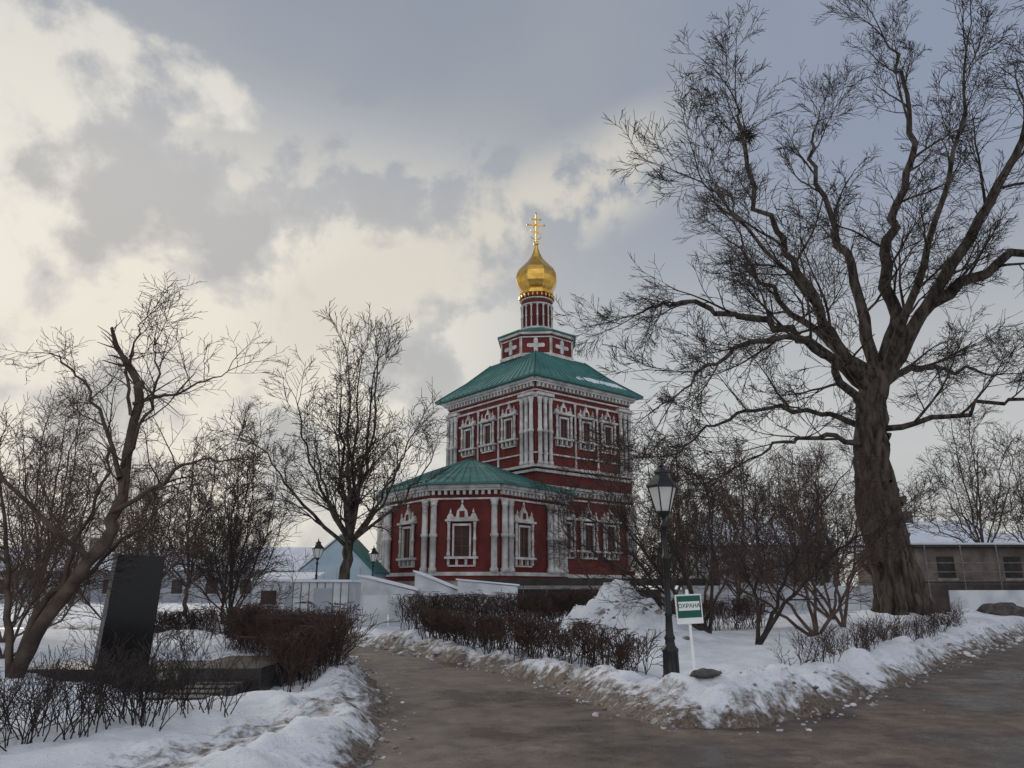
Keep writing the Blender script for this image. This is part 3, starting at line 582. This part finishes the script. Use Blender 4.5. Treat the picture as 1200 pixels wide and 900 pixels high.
# ------------------------------------------------------------ street lamps
def lamp(name,x,y,s=1.0):
    z=tz(x,y)-.05; P=empty(name,(x,y,z)); b=MB(); c=(0,0,0)
    b.lathe(c,[(.15,0),(.15,.08),(.125,.10),(.115,.42),(.135,.45),(.135,.49),(.09,.54),(.075,.62),(.095,.66),(.068,.72),(.055,1.0),(.07,1.03),(.055,1.07),(.048,1.9),(.065,1.93),(.065,1.97),(.045,2.0),(.038,2.42),(.065,2.46),(.065,2.52),(.036,2.56),(.035,2.62),(.09,2.68),(.11,2.72)],'iron',16)
    for i in range(8):
        a=i*math.pi/4; b.tube((.12*math.cos(a),.12*math.sin(a),.1),(.112*math.cos(a),.112*math.sin(a),.44),.016,'iron',5)
    b.obj('post',P)
    g=MB(); r0=math.pi/4+.35; n=6
    ring=lambda r,z:[(r*math.cos(r0+i*2*math.pi/n),r*math.sin(r0+i*2*math.pi/n),z) for i in range(n)]
    g.loft([ring(.125,2.74),ring(.245,3.14)],'lampglass'); g.obj('glass_panes',P)
    h=MB(); A=ring(.13,2.72);B=ring(.255,3.15)
    for i in range(n): h.tube(A[i],B[i],.012,'iron',5); h.tube(B[i],B[(i+1)%n],.018,'iron',5); h.tube(A[i],A[(i+1)%n],.016,'iron',5)
    h.loft([ring(.285,3.145),ring(.285,3.175),ring(.19,3.27),ring(.12,3.36),ring(.115,3.40)],'iron')
    h.loft([ring(.14,3.40),ring(.13,3.43),ring(.06,3.48),ring(.02,3.50)],'iron')
    h.lathe((0,0,3.49),[(.012,0),(.035,.03),(.035,.05),(.012,.08),(.006,.14)],'iron',8)
    h.obj('lantern_frame',P); P.scale=(s,s,s)
lamp('street_lamp',2.5,12.8,.96)
lamp('street_lamp',-8.9,36,1.0); lamp('street_lamp',-8.1,46,1.05)

# ------------------------------------------------------------ sign
sx,sy=2.72,12.15; sz=tz(sx,sy)
S=empty('guard_sign',(sx,sy,sz)); S.rotation_euler=(0,R(-2.5),R(6))
b=MB(); b.box(-.02,.02,-.015,.015,-.1,1.25,'signw'); b.obj('stake',S,.003)
b=MB(); zt=1.18-.0; b.box(-.205,.205,-.04,-.016,zt-.43,zt,'signw'); b.obj('board',S,.004)
b=MB(); b.box(-.185,.185,-.0445,-.0405,zt-.34,zt-.02,'signg'); b.obj('green_field',S)
b=MB(); b.box(-.165,.165,-.0475,-.0450,zt-.235,zt-.105,'signw'); b.obj('white_label',S)
cu=bpy.data.curves.new('lettering','FONT'); cu.body='ОХРАНА'; cu.size=.082; cu.align_x='CENTER'; cu.align_y='CENTER'; cu.extrude=.001; cu.offset=.0012
t=bpy.data.objects.new('lettering',cu); t.location=(0,-.0495,zt-.17); t.rotation_euler=(R(90),0,0); cu.materials.append(M['signg']); link(t,S)

# ------------------------------------------------------------ monument
Mo=empty('granite_monument',(-7.05,14.9,0)); 
b=MB(); b.loft([[(-.50,-.17,.16),(.36,-.17,.16),(.36,.17,.16),(-.50,.17,.16)],[(-.37,-.14,2.22),(.44,-.14,2.19),(.44,.14,2.19),(-.37,.14,2.22)]],'granite')
o=b.obj('stele',Mo,.008); o.rotation_euler=(0,0,R(27))
b=MB(); b.loft([[(-.57,-.16,.16),(-.503,-.16,.16),(-.503,.16,.16),(-.57,.16,.16)],[(-.44,-.13,2.17),(-.373,-.13,2.19),(-.373,.13,2.19),(-.44,.13,2.17)]],'roughgran'); o=b.obj('rough_edge',Mo,.006); o.rotation_euler=(0,0,R(27))
b=MB(); b.box(-1.45,2.05,-.95,.75,-.15,.26,'granite2'); b.obj('plinth',Mo,.015)
b=MB(); b.box(2.06,3.30,-2.7,-.5,-.15,.45,'granite2'); b.box(.9,2.055,-2.3,-.96,-.15,.24,'granite2'); b.obj('side_blocks',Mo,.015)
b=MB(); 
for i in range(4): b.box(2.3+.06*i,3.1+.02*i,-4.3+.40*i,-4.0+.40*i,-.1,.11+.015*i+tz(-4.3,11.0)*.6,'granite2')
b.obj('paving_steps',Mo,.01)

# ------------------------------------------------------------ rocks and clods
def rock(name,x,y,r,seed,k='rock',sq=.6):
    bm=bmesh.new(); bmesh.ops.create_icosphere(bm,subdivisions=4,radius=1)
    for v in bm.verts:
        n_=noise.noise(v.co*1.3+Vector((seed,0,0)))*.35+noise.noise(v.co*4+Vector((0,seed,0)))*.12; v.co*=(1+n_); v.co.z*=sq; v.co*=r; v.co.x*=1.3
    me=bpy.data.meshes.new(name); bm.to_mesh(me); bm.free(); me.materials.append(M[k])
    for p in me.polygons: p.use_smooth=True
    o=bpy.data.objects.new(name,me); o.location=(x,y,tz(x,y)+r*.02); o.rotation_euler=(0,0,seed); return link(o)
rock('boulder',2.55,10.75,.15,3,'rock',.45)
rock('boulder',19.2,31.5,.7,5,'rock',.6)
rr=random.Random(4); VV=[];FF=[];off=0
bm=bmesh.new(); bmesh.ops.create_icosphere(bm,subdivisions=1,radius=1); I=np.array([v.co[:] for v in bm.verts]); IF=np.array([[v.index for v in f.verts] for f in bm.faces]); bm.free()
cand=[]
for i in range(len(road)):
    x0,y0=road[i];x1,y1=road[(i+1)%len(road)]; L=math.hypot(x1-x0,y1-y0)
    if y0<5.5 or y0>30 or y1>30 or abs(x0)>19: continue
    for j in range(int(L*14)):
        t=rr.random(); cand.append((x0+(x1-x0)*t+rr.gauss(0,.20),y0+(y1-y0)*t+rr.gauss(0,.20)))
for i in range(120): cand.append((rr.gauss(3.4,1.2),rr.gauss(12.3,1.0)))
for i in range(160): cand.append((rr.gauss(2.7,1.0),rr.gauss(21.2,1.0)))
for x,y in cand:
    r=abs(rr.gauss(0,.016))+.006; z=max(tz(x,y),0)
    if y>19: r*=2.4
    a=rr.random()*6; v=I*(1+np.array([[rr.uniform(-.35,.35)] for _ in range(len(I))]))*r*np.array([1.4,1,.7]); v[:,:2]=v[:,:2]@np.array([[math.cos(a),-math.sin(a)],[math.sin(a),math.cos(a)]])
    VV.append(v+np.array([x,y,z+r*.1]));FF.append(IF+off);off+=len(I)
me=npmesh('snow_clods',np.concatenate(VV),np.concatenate(FF),[M['clod']],False); link(bpy.data.objects.new('snow_clods',me))

# ------------------------------------------------------------ site structures
b=MB(); P=empty('site_cabin',(-7.9,33,0)); b.box(-1.2,1.15,0,2.5,.05,1.85,'panel'); b.box(-1.3,1.25,-.1,2.6,1.853,1.95,'snowcap')
for i in range(8): b.box(-1.2+.33*i,-1.16+.33*i,-.03,-.003,.1,1.82,'steel')
b.box(-.3,.4,-.04,-.003,.1,1.6,'bluewall'); b.obj('cabin_body',P,.01)
b=MB(); P=empty('site_cabin',(-10.6,36.5,0)); b.box(-1.3,1.3,0,2.5,.05,1.9,'panel'); b.prism([(-1.4,-.1,1.9),(1.4,-.1,1.9),(1.4,2.6,2.25),(-1.4,2.6,2.25)],(0,0,.12),'snowcap')
b.box(-.9,-.2,-.04,-.003,.9,1.5,'glass'); b.box(.2,.9,-.04,-.003,.1,1.7,'bluewall'); b.obj('cabin_body',P,.01)
b=MB(); P=empty('white_tent',(-4.5,42,0))
for x0,w_,h0,h1,yy in ((-6.6,3.2,1.5,1.95,.8),(-3.6,3.0,1.45,2.2,0),(-.8,2.6,1.35,2.45,1.2),(1.6,3.2,1.7,2.0,.4)):
    b.prism([(x0,yy,.1),(x0+w_,yy,.1),(x0+w_,yy,h0),(x0,yy,h1)],(0,3.6,0),'panel'); b.prism([(x0-.1,yy-.1,h1+.03),(x0+w_+.1,yy-.1,h0+.03),(x0+w_+.1,yy-.1,h0+.11),(x0-.1,yy-.1,h1+.11)],(0,3.8,0),'snowcap')
b.obj('tent_bays',P)
# pale blue tarpaulin shelter beside the altar
b=MB(); P=empty('blue_tarpaulin_shelter',(-11.6,52,0))
b.prism([(-2.4,0,.0),(2.4,0,.0),(2.4,0,2.7),(.2,0,4.9),(-2.4,0,2.7)],(0,6,0),'bluetent')
b.prism([(-2.6,-.15,2.62),(.2,-.15,5.0),(.2,-.15,5.1),(-2.6,-.15,2.74)],(0,6.3,0),'snowcap'); b.prism([(2.6,-.15,2.55),(.203,-.15,5.0),(.203,-.15,5.1),(2.6,-.15,2.67)],(0,6.3,0),'teal')
for x in (-1.6,-.8,0,.8,1.6): b.box(x-.03,x+.03,-.05,-.003,.1,2.9,'panel')
b.obj('shelter_body',P)
b=MB(); P=empty('construction_fence',(0,0,0))
for i in range(2): b.box(-5.5+i*.95,-4.6+i*.95,29.5+.2*i,29.54+.2*i,.1,1.35,'panel')
b.obj('panels',P)
b=MB(); P=empty('construction_fence',(0,0,0))
for i in range(26):
    x=-2+i*1.35; y=46+.12*i; b.box(x,x+1.3,y,y+.05,.1,1.55 if i<9 else 1.75,'panel' if i>7 else 'dark'); b.box(x-.04,x+.0,y-.06,y-.003,0,2.0,'steel')
b.box(-2,12,45.7,45.8,1.75,2.15,'dark'); b.obj('panels',P)
b=MB(); P=empty('barn',(27,46,0))
b.box(-3.4,9,0,8,0,3.9,'shed'); b.prism([(-3.9,-.5,3.9),(9.3,-.5,3.9),(9.3,8.3,4.3),(-3.9,8.3,4.3)],(0,0,.16),'dark'); b.prism([(-3.8,.4,4.10),(9.2,.4,4.10),(9.2,8.2,4.47),(-3.8,8.2,4.47)],(0,0,.12),'snowcap')
for i in range(7):
    x=-3.4+i*2.05; b.tube((x,-1.1,0),(x,-1.1,4.0),.035,'steel',6)
for z in (2.0,2.5,3.0): b.tube((-3.4,-1.1,z),(9,-1.1,z),.025,'steel',6)
b.box(-3.4,9,-1.1,-.25,1.9,1.98,'dark')
for i in range(3): b.box(-2.2+i*3.9,-1.2+i*3.9,-.03,-.003,2.2,3.4,'dark'); b.box(-2.3+i*3.9,-1.1+i*3.9,-.08,-.003,2.05,2.17,'plinth')
b.box(-2.6,2.4,-1.6,-1.5,.1,1.5,'panel'); b.box(3.0,9.5,-1.8,-1.7,.1,1.9,'panel')
b.obj('barn_body',P)
def house(name,x,y,w,d,h,rh,wall,rf,nw=6):
    P=empty(name,(x,y,0)); b=MB(); b.box(0,w,0,d,-.1,h,wall)
    b.prism([(-.4,-.4,h),(-.4,d+.4,h),(-.4,d/2,h+rh)],(w+.8,0,0),rf)
    for i in range(nw): 
        xx=w*(i+.5)/nw; b.box(xx-.5,xx+.5,-.05,-.003,h*.35,h*.75,'glass'); b.box(xx-.6,xx+.6,-.12,-.003,h*.30,h*.345,'white'); b.box(xx-.6,xx+.6,-.12,-.003,h*.755,h*.80,'white')
    b.box(w*.3,w*.3+.8,d/2-.4,d/2+.4,h+rh*.5,h+rh+.9,'shed'); b.obj('house_body',P)
house('snow_roofed_house',34.5,70,9,8,5.2,2.6,'bluewall','snowcap',3)
house('long_convent_building',-52,74,32,10,3.2,2.4,'bluewall','snowcap',10)
house('long_convent_building',52,88,40,10,5,3,'bluewall','snowcap',10)
house('snow_roofed_house',22,92,16,10,6.5,3.6,'bluewall','snowcap',5)

# ------------------------------------------------------------ sky and light
SUN=Vector((-.50,.80,.42)).normalized()
w=bpy.data.worlds.new('World'); scene.world=w; w.use_nodes=True; nt=w.node_tree; nt.nodes.clear()
try: w.cycles.sampling_method='MANUAL'; w.cycles.sample_map_resolution=256
except Exception: pass
out=nt.nodes.new('ShaderNodeOutputWorld'); bg=nt.nodes.new('ShaderNodeBackground')
sky=nt.nodes.new('ShaderNodeTexSky'); sky.sky_type='NISHITA'; sky.sun_disc=False; sky.sun_elevation=math.asin(SUN.z); sky.sun_rotation=math.atan2(SUN.x,SUN.y)
tc=nt.nodes.new('ShaderNodeTexCoord'); dirv=tc.outputs['Generated']
def vm(op,a,b_):
    q=nt.nodes.new('ShaderNodeVectorMath'); q.operation=op
    for i,x in enumerate((a,b_)):
        if isinstance(x,(tuple,list,Vector)): q.inputs[i].default_value=tuple(x)
        elif isinstance(x,(int,float)): q.inputs['Scale'].default_value=x
        else: nt.links.new(x,q.inputs[i])
    return q
def mrange(x,a,b_,c=0,d=1,sm=True):
    q=nt.nodes.new('ShaderNodeMapRange'); q.interpolation_type='SMOOTHSTEP' if sm else 'LINEAR'
    nt.links.new(x,q.inputs[0]); q.inputs[1].default_value=a;q.inputs[2].default_value=b_;q.inputs[3].default_value=c;q.inputs[4].default_value=d; return q.outputs[0]
def mixc(f,a,b_,bt='MIX'):
    q=nt.nodes.new('ShaderNodeMix'); q.data_type='RGBA'; q.blend_type=bt
    for i,x in ((0,f),(6,a),(7,b_)):
        if isinstance(x,tuple): q.inputs[i].default_value=(*x,1)
        elif isinstance(x,(int,float)): q.inputs[i].default_value=x
        else: nt.links.new(x,q.inputs[i])
    return q.outputs[2]
sep=nt.nodes.new('ShaderNodeSeparateXYZ'); nt.links.new(dirv,sep.inputs[0])
zc=math_('ADD',math_('MAXIMUM',sep.outputs[2],0.0),.35)
cmb=nt.nodes.new('ShaderNodeCombineXYZ'); nt.links.new(math_('DIVIDE',sep.outputs[0],zc),cmb.inputs[0]); nt.links.new(math_('DIVIDE',sep.outputs[1],zc),cmb.inputs[1])
def wn(vec,scale,det,rg=.55,dist=0):
    n=nt.nodes.new('ShaderNodeTexNoise'); n.inputs['Scale'].default_value=scale;n.inputs['Detail'].default_value=det;n.inputs['Roughness'].default_value=rg;n.inputs['Distortion'].default_value=dist
    nt.links.new(vec,n.inputs['Vector']); return n.outputs['Fac']
nA=wn(dirv,8.0,8,.56,.1); nB=wn(cmb.outputs[0],1.6,4,.5,.3); nC=wn(dirv,2.2,2,.5)
cr=nt.nodes.new('ShaderNodeValToRGB'); el=cr.color_ramp.elements
el[0].position=0; el[0].color=(.62,.62,.60,1); el[1].position=1; el[1].color=(.28,.32,.40,1)
for p,c in ((.20,(.58,.58,.57)),(.34,(.45,.465,.48)),(.50,(.33,.36,.405)),(.64,(.275,.31,.37))): e_=el.new(p); e_.color=(*c,1)
nt.links.new(sep.outputs[2],cr.inputs[0])
skyc=vm('SCALE',sky.outputs[0],.10).outputs[0]
base=mixc(.10,cr.outputs[0],skyc)
base=mixc(math_('MULTIPLY',mrange(sep.outputs[0],-.05,.5),mrange(sep.outputs[2],.25,.5,0,.7)),base,(.255,.305,.425))
base=mixc(mrange(nB,.40,.66,0,.35),base,(.42,.43,.45))
dl=vm('DOT_PRODUCT',dirv,SUN).outputs['Value']
low=mrange(sep.outputs[2],.60,.36)
left=mrange(dl,.78,1.0)
base=mixc(math_('MULTIPLY',math_('MULTIPLY',left,low),.42),base,(.74,.69,.60))
und=math_('MULTIPLY',mrange(nA,.50,.40),mrange(dl,.78,.95,0,.65)); base=mixc(math_('MULTIPLY',und,low),base,(.43,.425,.43))
cum=math_('MULTIPLY',mrange(nA,.475,.56),low)
cum=math_('MULTIPLY',cum,mrange(dl,.80,.95,.0,.85))
base=mixc(cum,base,(.86,.81,.70))
nrm=Vector((.439,.401,-.804))
sd=vm('DOT_PRODUCT',dirv,nrm).outputs['Value']
sd=math_('ADD',sd,math_('MULTIPLY',math_('SUBTRACT',nC,.5),.10))
st=mrange(math_('ABSOLUTE',sd),.085,.02)
st=math_('MULTIPLY',st,mrange(nA,.42,.52)); st=math_('MULTIPLY',st,mrange(sep.outputs[1],.5,.8)); st=math_('MULTIPLY',st,mrange(sep.outputs[0],.24,.12)); st=math_('MULTIPLY',st,mrange(sep.outputs[0],-.38,-.24))
base=mixc(math_('MULTIPLY',st,.8),base,(.70,.66,.58))
dp=vm('DOT_PRODUCT',dirv,Vector((-.58,.66,.48)).normalized()).outputs['Value']
base=mixc(math_('MULTIPLY',mrange(math_('ADD',dp,math_('MULTIPLY',math_('SUBTRACT',nA,.5),.16)),.976,1.0),.7),base,(.86,.82,.73))
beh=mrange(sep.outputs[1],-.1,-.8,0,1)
base=mixc(math_('MULTIPLY',beh,.85),base,(1.10,1.12,1.20))  # unseen sky behind the camera, brightened as added fill for snow and church
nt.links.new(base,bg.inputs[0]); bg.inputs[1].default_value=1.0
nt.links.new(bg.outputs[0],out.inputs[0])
l=bpy.data.lights.new('sun','SUN'); l.energy=1.4; l.angle=R(12); l.color=(1,.92,.80); lo=bpy.data.objects.new('sun',l); lo.rotation_euler=(-SUN).to_track_quat('-Z','Y').to_euler(); lo.location=(-20,20,40); link(lo)

# ------------------------------------------------------------ camera
cam=bpy.data.cameras.new('camera'); cam.lens=27; cam.sensor_width=36; cam.clip_end=5000; cam.clip_start=.05
co=bpy.data.objects.new('camera',cam); co.location=(0,0,1.6); co.rotation_euler=(R(90+14.9),0,0); link(co); scene.camera=co
